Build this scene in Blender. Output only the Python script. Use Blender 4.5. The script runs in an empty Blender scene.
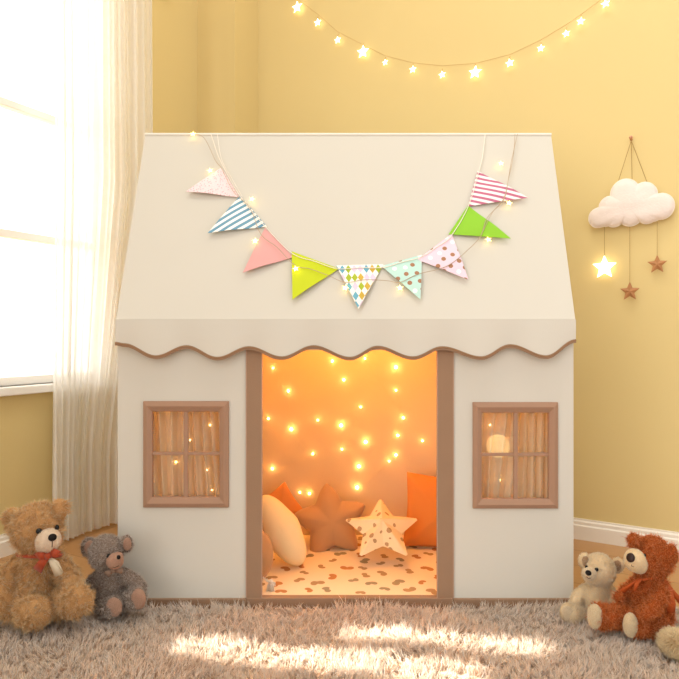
import bpy, bmesh, math, random
import numpy as np
from mathutils import Vector, Matrix, noise
from mathutils.bvhtree import BVHTree
random.seed(4); rng = np.random.default_rng(7)
PI = math.pi
SC = bpy.context.scene; COL = SC.collection
V = Vector
F = 582.0; CX = 339.5; HY = 336.0; CAM = V((0, 0, 0.72))

# ------------------------------------------------------------------ helpers
def ray(px, py): return V(((px-CX)/F, 1.0, -(py-HY)/F))
def at(px, py, Z): return CAM + ray(px, py)*Z
def on_plane(px, py, P, n):
    r = ray(px, py); return CAM + r*((P-CAM).dot(n)/r.dot(n))
def lin(c):
    if isinstance(c, str): c = [int(c[i:i+2], 16)/255 for i in (0, 2, 4)]
    return tuple((x/12.92 if x <= .04045 else ((x+.055)/1.055)**2.4) for x in c) + (1,)

class NT:
    def __init__(s, name):
        s.m = bpy.data.materials.new(name); s.m.use_nodes = True
        s.t = s.m.node_tree; s.b = s.t.nodes['Principled BSDF']; s.o = s.t.nodes['Material Output']
    def n(s, typ, ins=None, **kw):
        nd = s.t.nodes.new('ShaderNode'+typ)
        for k, v in kw.items(): setattr(nd, k, v)
        for k, v in (ins or {}).items():
            if isinstance(v, bpy.types.NodeSocket): s.t.links.new(v, nd.inputs[k])
            else: nd.inputs[k].default_value = v
        return nd
    def l(s, a, b): s.t.links.new(a, b)

def math_n(N, op, a, b=None):
    nd = N.n('Math', operation=op)
    for i, v in enumerate((a, b)):
        if v is None: continue
        if isinstance(v, bpy.types.NodeSocket): N.l(v, nd.inputs[i])
        else: nd.inputs[i].default_value = v
    return nd.outputs[0]
def mixc(N, f, a, b):
    nd = N.n('Mix', data_type='RGBA')
    for i, v in ((0, f), (6, a), (7, b)):
        if isinstance(v, bpy.types.NodeSocket): N.l(v, nd.inputs[i])
        else: nd.inputs[i].default_value = v
    return nd.outputs[2]

def mat(name, col, rough=.8, var=0.0, vscale=6, bump=0.0, bscale=300, spec=.3, sheen=0, metal=0):
    N = NT(name); c = lin(col); b = N.b
    b.inputs['Roughness'].default_value = rough
    b.inputs['Specular IOR Level'].default_value = spec
    b.inputs['Metallic'].default_value = metal
    if sheen:
        b.inputs['Sheen Weight'].default_value = sheen; b.inputs['Sheen Roughness'].default_value = .5
    tc = N.n('TexCoord')
    nz = N.n('TexNoise', {'Vector': tc.outputs['Object'], 'Scale': vscale, 'Detail': 3})
    v = max(var, .02)
    dark = tuple(x*(1-v) for x in c[:3])+(1,); light = tuple(min(1, x*(1+v)) for x in c[:3])+(1,)
    N.l(mixc(N, nz.outputs[0], dark, light), b.inputs['Base Color'])
    if bump:
        n2 = N.n('TexNoise', {'Vector': tc.outputs['Object'], 'Scale': bscale, 'Detail': 2})
        bp = N.n('Bump', {'Height': n2.outputs[0], 'Strength': bump, 'Distance': .002})
        N.l(bp.outputs[0], b.inputs['Normal'])
    return N.m

def emit(name, col, strength):
    N = NT(name); b = N.b
    b.inputs['Base Color'].default_value = lin(col)
    b.inputs['Emission Color'].default_value = lin(col); b.inputs['Emission Strength'].default_value = strength
    return N.m

def fur_mat(name, root, tip, alt=None, altp=.3, rough=.85, tl_=.28):
    N = NT(name); b = N.b
    b.inputs['Roughness'].default_value = rough; b.inputs['Specular IOR Level'].default_value = .15
    g = N.n('NewGeometry'); a = N.n('Attribute', attribute_name='along')
    c = mixc(N, a.outputs['Fac'], lin(root), lin(tip))
    if alt:
        f = math_n(N, 'LESS_THAN', g.outputs['Random Per Island'], altp)
        c = mixc(N, f, c, lin(alt))
    h = N.n('HueSaturation', {'Color': c, 'Value': math_n(N, 'ADD', math_n(N, 'MULTIPLY', g.outputs['Random Per Island'], .3), .85)})
    tr = N.n('BsdfTranslucent', {'Color': h.outputs[0]})
    N.l(h.outputs[0], b.inputs['Base Color'])
    mx = N.n('MixShader', {0: tl_, 1: b.outputs[0], 2: tr.outputs[0]})
    N.l(mx.outputs[0], N.o.inputs[0])
    return N.m

def sheer(name, col, transp, transl):
    N = NT(name); tc = N.n('TexCoord')
    w = N.n('TexNoise', {'Vector': tc.outputs['Object'], 'Scale': 60, 'Detail': 2})
    c = mixc(N, w.outputs[0], tuple(x*.93 for x in lin(col)[:3])+(1,), lin(col))
    d = N.n('BsdfDiffuse', {'Color': c}); t = N.n('BsdfTranslucent', {'Color': c})
    m1 = N.n('MixShader', {0: transl, 1: d.outputs[0], 2: t.outputs[0]})
    tp = N.n('BsdfTransparent')
    m2 = N.n('MixShader', {0: transp, 1: m1.outputs[0], 2: tp.outputs[0]})
    N.l(m2.outputs[0], N.o.inputs[0])
    return N.m

WL = {}
def link(o, parent):
    COL.objects.link(o)
    if parent is not None: o.parent = parent
    return o
def wloc(p):
    return V((0, 0, 0)) if p is None else WL.get(p.name, V((0, 0, 0)))
def thing(name, label, cat, loc, group=None):
    o = bpy.data.objects.new(name, None); COL.objects.link(o); o.location = loc; o.empty_display_size = .05
    WL[o.name] = V(loc); tag(o, label, cat, group); return o
def tag(o, label, cat, group=None, kind=None):
    if label: o['label'] = label
    if cat: o['category'] = cat
    if group: o['group'] = group
    if kind: o['kind'] = kind
    return o
def obj(name, vf, m, parent=None, smooth=False, origin=None):
    """vf = (verts in world space, faces); one mesh object"""
    vs, fs = vf[0], vf[1]
    og = V(origin) if origin is not None else (wloc(parent) if parent is not None else V((0, 0, 0)))
    me = bpy.data.meshes.new(name)
    me.from_pydata([tuple(V(v)-og) for v in vs], [], fs)
    mats = m if isinstance(m, (list, tuple)) else [m]
    for x in mats: me.materials.append(x)
    if len(vf) > 2 and vf[2]: me.polygons.foreach_set('material_index', vf[2])
    if smooth: me.polygons.foreach_set('use_smooth', [True]*len(me.polygons))
    me.update()
    bm = bmesh.new(); bm.from_mesh(me); bmesh.ops.recalc_face_normals(bm, faces=bm.faces); bm.to_mesh(me); bm.free()
    o = bpy.data.objects.new(name, me)
    link(o, parent); o.location = og - wloc(parent)
    WL[o.name] = og.copy()
    return o
def struct(name, vf, m, parent=None, **k):
    o = obj(name, vf, m, parent, **k)
    if parent is None: o['kind'] = 'structure'
    return o
def bevel(o, w, seg=2):
    md = o.modifiers.new('b', 'BEVEL'); md.width = w; md.segments = seg; md.limit_method = 'ANGLE'; return o

def merge(*vfs):
    vs, fs, mi = [], [], []
    for q in vfs:
        k = len(vs); vs += [V(v) for v in q[0]]; fs += [tuple(i+k for i in f) for f in q[1]]
        mi += list(q[2]) if len(q) > 2 and q[2] else [0]*len(q[1])
    return vs, fs, mi
def frame_box(o, a, b, c):
    """box from origin corner o with edge vectors a, b, c"""
    o, a, b, c = V(o), V(a), V(b), V(c)
    vs = [o, o+a, o+a+b, o+b, o+c, o+a+c, o+a+b+c, o+b+c]
    return vs, [(0, 1, 2, 3), (4, 5, 6, 7), (0, 1, 5, 4), (1, 2, 6, 5), (2, 3, 7, 6), (3, 0, 4, 7)]
def box(x0, x1, y0, y1, z0, z1): return frame_box((x0, y0, z0), (x1-x0, 0, 0), (0, y1-y0, 0), (0, 0, z1-z0))
def tube(pts, r, seg=8, caps=True):
    pts = [V(p) for p in pts]; vs, fs = [], []
    n = len(pts); up = None
    for i, p in enumerate(pts):
        t = (pts[min(i+1, n-1)]-pts[max(i-1, 0)]).normalized()
        if up is None:
            up = V((0, 0, 1)) if abs(t.z) < .9 else V((1, 0, 0))
        a = t.cross(up).normalized(); b = a.cross(t).normalized(); up = b
        rr = r[i] if isinstance(r, (list, tuple)) else r
        for k in range(seg):
            q = 2*PI*k/seg; vs.append(p+(a*math.cos(q)+b*math.sin(q))*rr)
    for i in range(n-1):
        for k in range(seg):
            k2 = (k+1) % seg
            fs.append((i*seg+k, i*seg+k2, (i+1)*seg+k2, (i+1)*seg+k))
    if caps:
        fs.append(tuple(range(seg))); fs.append(tuple((n-1)*seg+k for k in range(seg)))
    return vs, fs
def ellip(c, rx, ry, rz, M=None, nu=20, nv=12):
    c = V(c); vs, fs = [], []
    M = M or Matrix.Identity(3)
    for j in range(1, nv):
        ph = PI*j/nv
        for i in range(nu):
            th = 2*PI*i/nu
            vs.append(c+M @ V((rx*math.sin(ph)*math.cos(th), ry*math.sin(ph)*math.sin(th), rz*math.cos(ph))))
    top, bot = len(vs), len(vs)+1
    vs += [c+M @ V((0, 0, rz)), c+M @ V((0, 0, -rz))]
    for j in range(nv-2):
        for i in range(nu):
            i2 = (i+1) % nu; fs.append((j*nu+i, j*nu+i2, (j+1)*nu+i2, (j+1)*nu+i))
    for i in range(nu):
        i2 = (i+1) % nu; fs.append((top, i2, i)); fs.append((bot, (nv-2)*nu+i, (nv-2)*nu+i2))
    return vs, fs
def star_mesh(c, R, inner, dep, ux, uy, rot=0):
    """faceted five-pointed star, both sides"""
    c = V(c); n = ux.cross(uy).normalized(); vs = [c+n*dep, c-n*dep]; fs = []
    for k in range(10):
        r = R if k % 2 == 0 else R*inner; a = PI/2+rot+k*PI/5
        vs.append(c+(ux*math.cos(a)+uy*math.sin(a))*r)
    for k in range(10):
        a, b = 2+k, 2+(k+1) % 10; fs += [(0, a, b), (1, b, a)]
    return vs, fs
def puff(c, rf, T, ux, uy, prof=2.0, N=96, M=14, noise_amp=0.0, flat=1.0):
    """stuffed cushion: outline rf(theta), half thickness T"""
    c = V(c); n = ux.cross(uy).normalized(); vs, fs = [], []
    for side in (1, -1):
        k0 = len(vs); vs.append(c+n*T*side)
        for j in range(1, M+1):
            t = j/M
            h = T*max(0, 1-t**prof)**.6 if prof > 1.2 else T*(1-t)*flat
            for i in range(N):
                a = 2*PI*i/N; r = rf(a)*t
                p = c+(ux*math.cos(a)+uy*math.sin(a))*r
                w = noise.noise(p*22)*noise_amp*(1-t*t) if noise_amp else 0
                vs.append(p+n*side*(h+w+.0005))
        for i in range(N): fs.append((k0, k0+1+i, k0+1+(i+1) % N))
        for j in range(M-1):
            for i in range(N):
                i2 = (i+1) % N; a = k0+1+j*N
                fs.append((a+i, a+i2, a+N+i2, a+N+i))
    a = 1+(M-1)*N; b = 1+M*N+1+(M-1)*N
    for i in range(N): i2 = (i+1) % N; fs.append((a+i, a+i2, b+i2, b+i))
    return vs, fs
def grid(fn, nu, nv):
    vs = [fn(i/nu, j/nv) for j in range(nv+1) for i in range(nu+1)]
    fs = [(j*(nu+1)+i, j*(nu+1)+i+1, (j+1)*(nu+1)+i+1, (j+1)*(nu+1)+i) for j in range(nv) for i in range(nu)]
    return vs, fs
def starR(R, inner, rot, rnd=.0):
    """rounded star outline radius function"""
    def f(a):
        q = ((a-PI/2-rot) % (2*PI/5)); q = abs(q-PI/5)/(PI/5)      # 1 at tip, 0 in notch
        A = PI/5; # straight edge between tip (angle 0) and notch (angle A)
        th = (1-q)*A
        x1, y1 = R, 0; x2, y2 = R*inner*math.cos(A), R*inner*math.sin(A)
        den = (y2-y1)*math.cos(th)-(x2-x1)*math.sin(th)
        r = (x1*(y2-y1)-y1*(x2-x1))/den
        rr = R*(inner+(1-inner)*(.5-.5*math.cos(PI*q)))*.97
        return r*(1-rnd)+rr*rnd
    return f

def strands(P, Nn, D, L, W, curl, col, segs=2):
    """numpy fur: roots P, directions D, lengths L, radii W -> three-sided tapering strands"""
    n = len(P)
    s1 = np.cross(D, rng.normal(size=(n, 3))); s1 /= np.linalg.norm(s1, axis=1)[:, None]+1e-9
    s2 = np.cross(D, s1); ts = np.linspace(0, 1, segs+1); out = []; al = []
    bend = rng.normal(size=(n, 3))*curl + np.array([0, 0, -.25])*curl
    for t in ts[:-1]:
        c = P + (D*t + bend*t*t)*L[:, None]; w = (W*(1-t*.45))[:, None]
        for q in range(3):
            a = 2*PI*q/3; out.append(c+(s1*math.cos(a)+s2*math.sin(a))*w); al.append(t)
    out.append(P+(D+bend)*L[:, None]); al.append(1.0)
    vs = np.stack(out, 1); k = 3*segs+1
    return vs.reshape(-1, 3), np.tile(np.array(al, np.float32), n), k

def fur_object(name, base, st, m, parent, origin, segs=2):
    """join a solid base mesh with a coat of strands into ONE mesh"""
    bv, bf = base
    sv, al, k = st; n = len(sv)//k
    nb = len(bv); og = np.array(origin)
    co = np.vstack([np.array([tuple(v) for v in bv]).reshape(-1, 3), sv])-og
    me = bpy.data.meshes.new(name)
    L0 = [i for f in bf for i in f]; c0 = [len(f) for f in bf]
    ids = (np.arange(n)*k+nb)[:, None]; pat = []; cnt = []
    for s in range(segs-1):
        for q in range(3):
            q2 = (q+1) % 3; pat += [3*s+q, 3*s+q2, 3*s+3+q2, 3*s+3+q]; cnt.append(4)
    for q in range(3): pat += [3*(segs-1)+q, 3*(segs-1)+(q+1) % 3, 3*segs]; cnt.append(3)
    L1 = (ids+np.array(pat)[None, :]).reshape(-1); c1 = np.tile(np.array(cnt), n)
    loops = np.concatenate([np.array(L0, dtype=np.int64), L1]).astype(np.int32)
    tot = np.concatenate([np.array(c0, dtype=np.int64), c1]).astype(np.int32)
    starts = np.concatenate([[0], np.cumsum(tot)[:-1]]).astype(np.int32)
    me.vertices.add(len(co)); me.vertices.foreach_set('co', co.astype(np.float32).reshape(-1))
    me.loops.add(len(loops)); me.loops.foreach_set('vertex_index', loops)
    me.polygons.add(len(tot)); me.polygons.foreach_set('loop_start', starts); me.polygons.foreach_set('loop_total', tot)
    me.polygons.foreach_set('use_smooth', np.ones(len(tot), bool))
    me.update(calc_edges=True)
    at_ = me.attributes.new('along', 'FLOAT', 'POINT')
    at_.data.foreach_set('value', np.concatenate([np.zeros(nb, np.float32), al]))
    me.materials.append(m)
    o = bpy.data.objects.new(name, me); link(o, parent); o.location = V(origin)-wloc(parent); WL[o.name] = V(origin)
    return o

def remesh(vf, voxel, smooth_it=3):
    me = bpy.data.meshes.new('tmp'); me.from_pydata([tuple(v) for v in vf[0]], [], vf[1]); me.update()
    bm = bmesh.new(); bm.from_mesh(me); bmesh.ops.recalc_face_normals(bm, faces=bm.faces); bm.to_mesh(me); bm.free()
    o = bpy.data.objects.new('tmp', me); COL.objects.link(o)
    r = o.modifiers.new('r', 'REMESH'); r.mode = 'VOXEL'; r.voxel_size = voxel
    s = o.modifiers.new('s', 'SMOOTH'); s.iterations = smooth_it; s.factor = .6
    dg = bpy.context.evaluated_depsgraph_get(); ev = o.evaluated_get(dg); em = ev.to_mesh()
    vs = [v.co.copy() for v in em.vertices]; fs = [tuple(p.vertices) for p in em.polygons]
    ev.to_mesh_clear(); bpy.data.objects.remove(o); bpy.data.meshes.remove(me)
    return vs, fs

def sample_surface(vs, fs, count):
    A = np.array([tuple(v) for v in vs]); tri = []
    for f in fs:
        for i in range(1, len(f)-1): tri.append((f[0], f[i], f[i+1]))
    T = np.array(tri); a, b, c = A[T[:, 0]], A[T[:, 1]], A[T[:, 2]]
    # vertex normals
    fn = np.cross(b-a, c-a); vn = np.zeros_like(A)
    for i in range(3): np.add.at(vn, T[:, i], fn)
    vn /= np.linalg.norm(vn, axis=1)[:, None]+1e-12
    if (vn*(A-A.mean(0))).sum() < 0: vn = -vn
    ar = np.linalg.norm(fn, axis=1); idx = rng.choice(len(T), count, p=ar/ar.sum())
    r1 = np.sqrt(rng.random(count)); r2 = rng.random(count)
    w = np.stack([1-r1, r1*(1-r2), r1*r2], 1)
    P = w[:, :1]*a[idx]+w[:, 1:2]*b[idx]+w[:, 2:]*c[idx]
    Nn = w[:, :1]*vn[T[idx, 0]]+w[:, 1:2]*vn[T[idx, 1]]+w[:, 2:]*vn[T[idx, 2]]
    Nn /= np.linalg.norm(Nn, axis=1)[:, None]+1e-12
    return P, Nn

# ------------------------------------------------------------------ camera, world
cam = bpy.data.objects.new('Camera', bpy.data.cameras.new('Camera')); COL.objects.link(cam)
cam.location = CAM; cam.rotation_euler = (PI/2, 0, 0)
cam.data.sensor_width = 36; cam.data.lens = 36*F/679; cam.data.shift_y = -3.5/679
cam.data.clip_start = .02
SC.camera = cam
SC.view_settings.view_transform = 'Standard'; SC.view_settings.look = 'None'; SC.view_settings.gamma = 1
SC.view_settings.exposure = 0.1

w = bpy.data.worlds.new('World'); SC.world = w; w.use_nodes = True
t = w.node_tree; bg = t.nodes['Background']
tc = t.nodes.new('ShaderNodeTexCoord'); sp = t.nodes.new('ShaderNodeSeparateXYZ'); t.links.new(tc.outputs['Generated'], sp.inputs[0])
rm = t.nodes.new('ShaderNodeMapRange'); t.links.new(sp.outputs[0], rm.inputs[0])
rm.inputs[1].default_value = -.95; rm.inputs[2].default_value = -.15; rm.inputs[3].default_value = 3.8; rm.inputs[4].default_value = .0
# sky: bright towards the garden side, softer elsewhere
rz = t.nodes.new('ShaderNodeMapRange'); t.links.new(sp.outputs[2], rz.inputs[0])
rz.inputs[1].default_value = -.2; rz.inputs[2].default_value = .8; rz.inputs[3].default_value = .72; rz.inputs[4].default_value = .86
ad = t.nodes.new('ShaderNodeMath'); ad.operation = 'ADD'; t.links.new(rm.outputs[0], ad.inputs[0]); t.links.new(rz.outputs[0], ad.inputs[1])
rx_ = t.nodes.new('ShaderNodeMapRange'); t.links.new(sp.outputs[0], rx_.inputs[0]); rx_.inputs[1].default_value = .25; rx_.inputs[2].default_value = .95; rx_.inputs[3].default_value = 0; rx_.inputs[4].default_value = .75
ad2 = t.nodes.new('ShaderNodeMath'); ad2.operation = 'ADD'; t.links.new(ad.outputs[0], ad2.inputs[0]); t.links.new(rx_.outputs[0], ad2.inputs[1])
t.links.new(ad2.outputs[0], bg.inputs[1])
cm = t.nodes.new('ShaderNodeMix'); cm.data_type = 'RGBA'
cr = t.nodes.new('ShaderNodeMapRange'); t.links.new(sp.outputs[0], cr.inputs[0]); cr.inputs[1].default_value = -.9; cr.inputs[2].default_value = -.2
t.links.new(cr.outputs[0], cm.inputs[0]); cm.inputs[6].default_value = (1, .995, .985, 1); cm.inputs[7].default_value = (1.0, .955, .885, 1)
t.links.new(cm.outputs[2], bg.inputs[0])

sun = bpy.data.objects.new('sun', bpy.data.lights.new('sun', 'SUN')); COL.objects.link(sun)
sd = V((.985, -.17, -math.tan(math.radians(38)))).normalized()
sun.rotation_euler = sd.to_track_quat('-Z', 'Y').to_euler(); sun.location = (-4, 2, 4)
sun.data.energy = 15; sun.data.angle = math.radians(1.2); sun.data.color = (1, .93, .80)

cl_ = bpy.data.objects.new('ceiling_lamp_light', bpy.data.lights.new('ceiling_lamp_light', 'AREA')); COL.objects.link(cl_)  # added overhead fill to brighten the rug, no real fixture
cl_.location = (.1, .75, 4.2); cl_.data.shape = 'DISK'; cl_.data.size = .7; cl_.data.energy = 27; cl_.data.color = (1, .93, .84)
# ------------------------------------------------------------------ the room
YW = 'dbc58a'
M_wall = mat('yellow_paint', YW, .85, var=.03, vscale=1.5, bump=.08, bscale=200)
M_white = mat('white_gloss_paint', 'f3ece0', .4, spec=.4)
U = V((.8763, -.4818, 0)); NB = V((-.4818, -.8763, 0)); Bq = V((.84, 2.08, 0))   # back wall: right-direction, normal, a point
Wd = V((.4818, .8763, 0)); NL = V((.8763, -.4818, 0)); Lq = V((-1.108, 1.90, 0))  # left wall: direction away, normal, a point
H = 4.3
def wf():
    N = NT('warm_oak_floor'); b = N.b; tc = N.n('TexCoord')
    mp = N.n('Mapping', {'Vector': tc.outputs['Object'], 'Rotation': (0, 0, .5), 'Scale': (1, 1, 1)})
    br = N.n('TexBrick', {'Vector': mp.outputs[0], 'Color1': lin('c79a68'), 'Color2': lin('bd8e5c'), 'Mortar': lin('94683e'),
                          'Scale': 1.0, 'Mortar Size': .0015, 'Brick Width': 1.2, 'Row Height': .14})
    gm = N.n('Mapping', {'Vector': mp.outputs[0], 'Scale': (3, 60, 1)})
    g = N.n('TexNoise', {'Vector': gm.outputs[0], 'Scale': 1.5, 'Detail': 6})
    c = mixc(N, math_n(N, 'MULTIPLY', g.outputs[0], .35), br.outputs[0], lin('a87748'))
    N.l(c, b.inputs['Base Color']); b.inputs['Roughness'].default_value = .42
    return N.m
struct('floor', box(-3.2, 3.0, -1.2, 3.6, -.05, 0), wf())

def on_left(px, py): return on_plane(px, py, Lq, NL)
def on_back(px, py): return on_plane(px, py, Bq, NB)
def tl(p): return (p-Lq).dot(Wd)
# pillar corner geometry
pc = V((-.468, 2.604, 0))                                          # pillar outer corner
# left wall meets pillar front plane
k = (pc-Lq).dot(NL); pl = pc - U*k                                  # point on the left wall
tP = tl(pl)
# backtrace sun strips to slots in the left wall
def back(p):
    k = (Lq-p).dot(NL)/sd.dot(NL); return p+sd*k
WIN_T = (tl(on_left(-70, 300)), tl(on_left(103, 300))); WIN_Z = (.553, 2.15)
slots = []
for (a, b_) in (((-.34, 1.350), (.36, .105)), ((.01, 1.410), (.54, .084))):
    # a: start point near edge on the rug ; b_: end x and width
    s0 = back(V((a[0], a[1], .03))); s1 = back(V((b_[0], a[1]-.17/.985*(b_[0]-a[0]), .03)))
    s2 = back(V((a[0], a[1]-b_[1], .03)))
    slots.append((tl(s2), tl(s0), min(s0.z, s2.z), s1.z))
holes = [(WIN_T[0], WIN_T[1], WIN_Z[0], WIN_Z[1])]+slots
def wall_holes(P, D, N, t0, t1, h, holes, th):
    ts = sorted({t0, t1, *[x for q in holes for x in q[:2]]}); zs = sorted({0, h, *[x for q in holes for x in q[2:]]})
    parts = []
    for i in range(len(ts)-1):
        for j in range(len(zs)-1):
            a, b = (ts[i]+ts[i+1])/2, (zs[j]+zs[j+1])/2
            if any(q[0] < a < q[1] and q[2] < b < q[3] for q in holes): continue
            parts.append(frame_box(P+D*ts[i]+V((0, 0, zs[j])), D*(ts[i+1]-ts[i]), -N*th, V((0, 0, zs[j+1]-zs[j]))))
    return merge(*parts)
struct('wall_left', wall_holes(Lq, Wd, NL, -3.0, tP+.35, H, holes, .06), M_wall)
q0 = Bq+U*1.9; q1 = pc - Wd*0
kk = (pc-Bq).dot(U)
struct('wall_back', frame_box(Bq+U*kk, U*(2.0-kk), -NB*.06, V((0, 0, H))), M_wall)
struct('wall_pillar', frame_box(pl, pc-pl, Wd*.28, V((0, 0, H))), M_wall)

def baseboard(name, P, D, L, N):
    prof = [(0, 0), (.016, 0), (.016, .048), (.011, .052), (.011, .062), (.006, .066), (.006, .0715), (0, .0715)]
    vs, fs = [], []; n = len(prof)
    for s in (0, L):
        for a, b in prof: vs.append(P+D*s+N*a+V((0, 0, b)))
    for i in range(n): j = (i+1) % n; fs.append((i, j, n+j, n+i))
    fs += [tuple(range(n)), tuple(range(n, 2*n))]
    struct(name, (vs, fs), M_white)
baseboard('baseboard_left', Lq-Wd*1.6, Wd, 1.6+tP, NL)
baseboard('baseboard_back', Bq+U*(kk+.02), U, 1.95-kk, NB)

# window
M_frame = mat('window_white_paint', 'f2efe9', .45)
Ng = NT('window_glass'); gl = Ng.n('BsdfGlossy', {'Color': (1, 1, 1, 1), 'Roughness': .02}); tr = Ng.n('BsdfTransparent')
mx = Ng.n('MixShader', {0: .05, 1: tr.outputs[0], 2: gl.outputs[0]}); Ng.l(mx.outputs[0], Ng.o.inputs[0]); M_glass = Ng.m
t0, t1 = WIN_T
def wbox(ta, tb, za, zb, d0, d1): return frame_box(Lq+Wd*ta+NL*d0+V((0, 0, za)), Wd*(tb-ta), NL*(d1-d0), V((0, 0, zb-za)))
z0, z1 = WIN_Z
win = obj('window_1', merge(wbox(t0, t0+.04, z0, z1, -.05, -.01), wbox(t1-.04, t1, z0, z1, -.05, -.01),
          wbox(t0, t1, z0, z0+.03, -.05, -.01), wbox(t0, t1, z1-.04, z1, -.05, -.01)), M_frame); win['kind'] = 'structure'
bevel(win, .003)
def zl(py, px=20): return on_left(px, py).z
for yy in (105.5, 234.5):
    zc = zl(yy); bevel(obj('muntin', wbox(t0, t1, zc-.013, zc+.013, -.045, -.012), M_frame, win), .003)
obj('window_pane', wbox(t0+.02, t1-.02, z0+.01, z1-.02, -.034, -.031), M_glass, win)
bevel(obj('window_sill', wbox(t0-.03, t1+.03, z0-.028, z0+.0, -.05, .035), M_frame, win), .004)

# added unseen panel outside, keeps the sun off the tent roof
def up(t_, z_):
    p = Lq+Wd*t_+V((0, 0, z_)); return p-sd*((2.8-z_)/-sd.z)
aw = [up(t0-.02, .54), up(t1+.1, .54), up(t1+.1, 2.3), up(t0-.02, 2.3)]
obj('sun_blocker', (aw+[p+V((0, 0, .02)) for p in aw], [(0, 1, 2, 3), (7, 6, 5, 4)]+[(i, (i+1) % 4, 4+(i+1) % 4, 4+i) for i in range(4)]), M_frame, win)
# sheer curtain
M_cur = sheer('white_sheer_cloth', 'fffdf8', .24, .48)
CP = Lq+NL*.075
cA = tl(on_plane(52, 300, CP, NL)); cB0 = tl(on_plane(119, 520, CP, NL)); cB1 = tl(on_plane(153, 60, CP, NL))
def cur(u, v):
    z = .012+v*2.25
    tb = cB0+(cB1-cB0)*min(1, max(0, (z-.3)/1.0))
    uu = u+.012*math.sin(9*u+2*v)
    tt = cA+(tb-cA)*uu
    ph = 2*PI*(11*u+.6*math.sin(5*u)+.25*v)
    amp = .017*(.65+.35*math.sin(7*u+1))*(1-.25*v)
    return CP+Wd*(tt+.004*math.sin(ph*2))+NL*(amp*math.sin(ph)+.006*math.sin(2.3*ph+3*v))+V((0, 0, z))
co = obj('sheer_curtain', grid(cur, 260, 26), M_cur, smooth=True)
tag(co, 'floor-length white sheer curtain hanging in soft folds beside the bright window', 'curtain')
rodv = tube([CP+Wd*(t0-.1)+V((0, 0, 2.275)), CP+Wd*(cB1+.12)+V((0, 0, 2.275))], .010, 12)
rd = obj('curtain_rod', merge(rodv, *[frame_box(CP+Wd*q-NL*.075+V((0, 0, 2.265)), Wd*.012, NL*.075, V((0, 0, .02))) for q in (t0-.05, cB1+.09)]), M_white)
tag(rd, 'white rod above the window that carries the sheer curtain', 'curtain rod')

# ------------------------------------------------------------------ play tent
M_tent = mat('cream_canvas', 'd2cec4', .9, var=.015, vscale=3, bump=.10, bscale=500, spec=.15)
M_brown = mat('brown_ribbon_fabric', '9a7c64', .85, var=.05, vscale=20, bump=.2, bscale=500, spec=.2)
M_brown2 = mat('dark_piping_fabric', '94704f', .8)
XL, XR, YF, YB = -.5836, .6155, 1.53, 2.03
YV, ZE = 1.515, .7616; YR, ZR = 1.75, 1.327
def X(px, Z=YF): return (px-CX)*Z/F
def Zh(py, Z=YF): return .72-(py-HY)*Z/F
tent = thing('play_tent', 'cream canvas playhouse tent with scalloped roof edge, brown trims and two small windows', 'play tent', ((XL+XR)/2, (YF+YB)/2, 0))
wins = [(143.8, 229, 401, 507, 152.6, 219.6, 411.5, 497), (472.5, 557.3, 402, 508, 481.5, 548.5, 412.6, 498.6)]
hol = [(X(a[4])-.004, X(a[5])+.004, Zh(a[7])-.004, Zh(a[6])+.004) for a in wins]
def wallgrid(x0, x1, z0, z1, h, y, th):
    O = [(x0, z0), (x1, z0), (x1, z1), (x0, z1)]; I = [(h[0], h[2]), (h[1], h[2]), (h[1], h[3]), (h[0], h[3])]
    vs = [V((p[0], yy, p[1])) for yy in (y, y+th) for ring in (O, I) for p in ring]; fs = []
    for j in range(4):
        k = (j+1) % 4
        fs += [(j, k, 4+k, 4+j), (8+j, 8+k, 12+k, 12+j), (j, k, 8+k, 8+j), (4+j, 4+k, 12+k, 12+j)]
    return vs, fs
bevel(obj('front_wall', wallgrid(XL, X(250), .012, .765, hol[0], YF, .006), M_tent, tent), .002)
bevel(obj('front_wall', wallgrid(X(449), XR, .012, .765, hol[1], YF, .006), M_tent, tent), .002)
obj('front_wall', box(X(250), X(449), YF, YF+.006, Zh(350), .765), M_tent, tent)
def sidewall(x, nrm):
    pts = [(YF+.006, .0), (YB, .0), (YB, ZE), (YR, ZR-.02), (YF+.006, ZE)]
    vs = [V((x, a, b)) for a, b in pts]+[V((x+nrm*.006, a, b)) for a, b in pts]
    fs = [(0, 1, 2, 3, 4), (9, 8, 7, 6, 5)]+[(i, (i+1) % 5, 5+(i+1) % 5, 5+i) for i in range(5)]
    return vs, fs
obj('side_wall', sidewall(XL, 1), M_tent, tent); obj('side_wall', sidewall(XR, -1), M_tent, tent)
obj('back_wall', box(XL+.006, XR-.006, YB-.006, YB, .0, ZE), mat('warm_glow_tint_canvas', 'e6cba4', .9, bump=.1), tent)  # warm interior glow put into the back wall's colour
# roof: two thin slabs
def slab(a, b, c, d, n, th):
    vs = [V(p) for p in (a, b, c, d)]+[V(p)-n*th for p in (a, b, c, d)]
    return vs, [(0, 1, 2, 3), (7, 6, 5, 4), (0, 1, 5, 4), (1, 2, 6, 5), (2, 3, 7, 6), (3, 0, 4, 7)]
eL, eR = X(115.5, YV), X(575.8, YV); rL, rR = X(145, YR), X(551.3, YR)
nR = V((0, -(ZR-ZE), (YR-YV))).normalized()
RP = V((0, YV, ZE))
bevel(obj('roof', merge(slab((eL, YV, ZE), (eR, YV, ZE), (rR, YR, ZR), (rL, YR, ZR), nR, .006),
     slab((eL, YB+.015, ZE), (eR, YB+.015, ZE), (rR, YR, ZR), (rL, YR, ZR), V((0, (ZR-ZE), (YB-YR))).normalized(), .006)), M_tent, tent), .003)
obj('ridge_seam', tube([(rL, YR, ZR), (rR, YR, ZR)], .0035, 8), mat('pale_seam', 'f4efe6', .8), tent)
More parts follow.
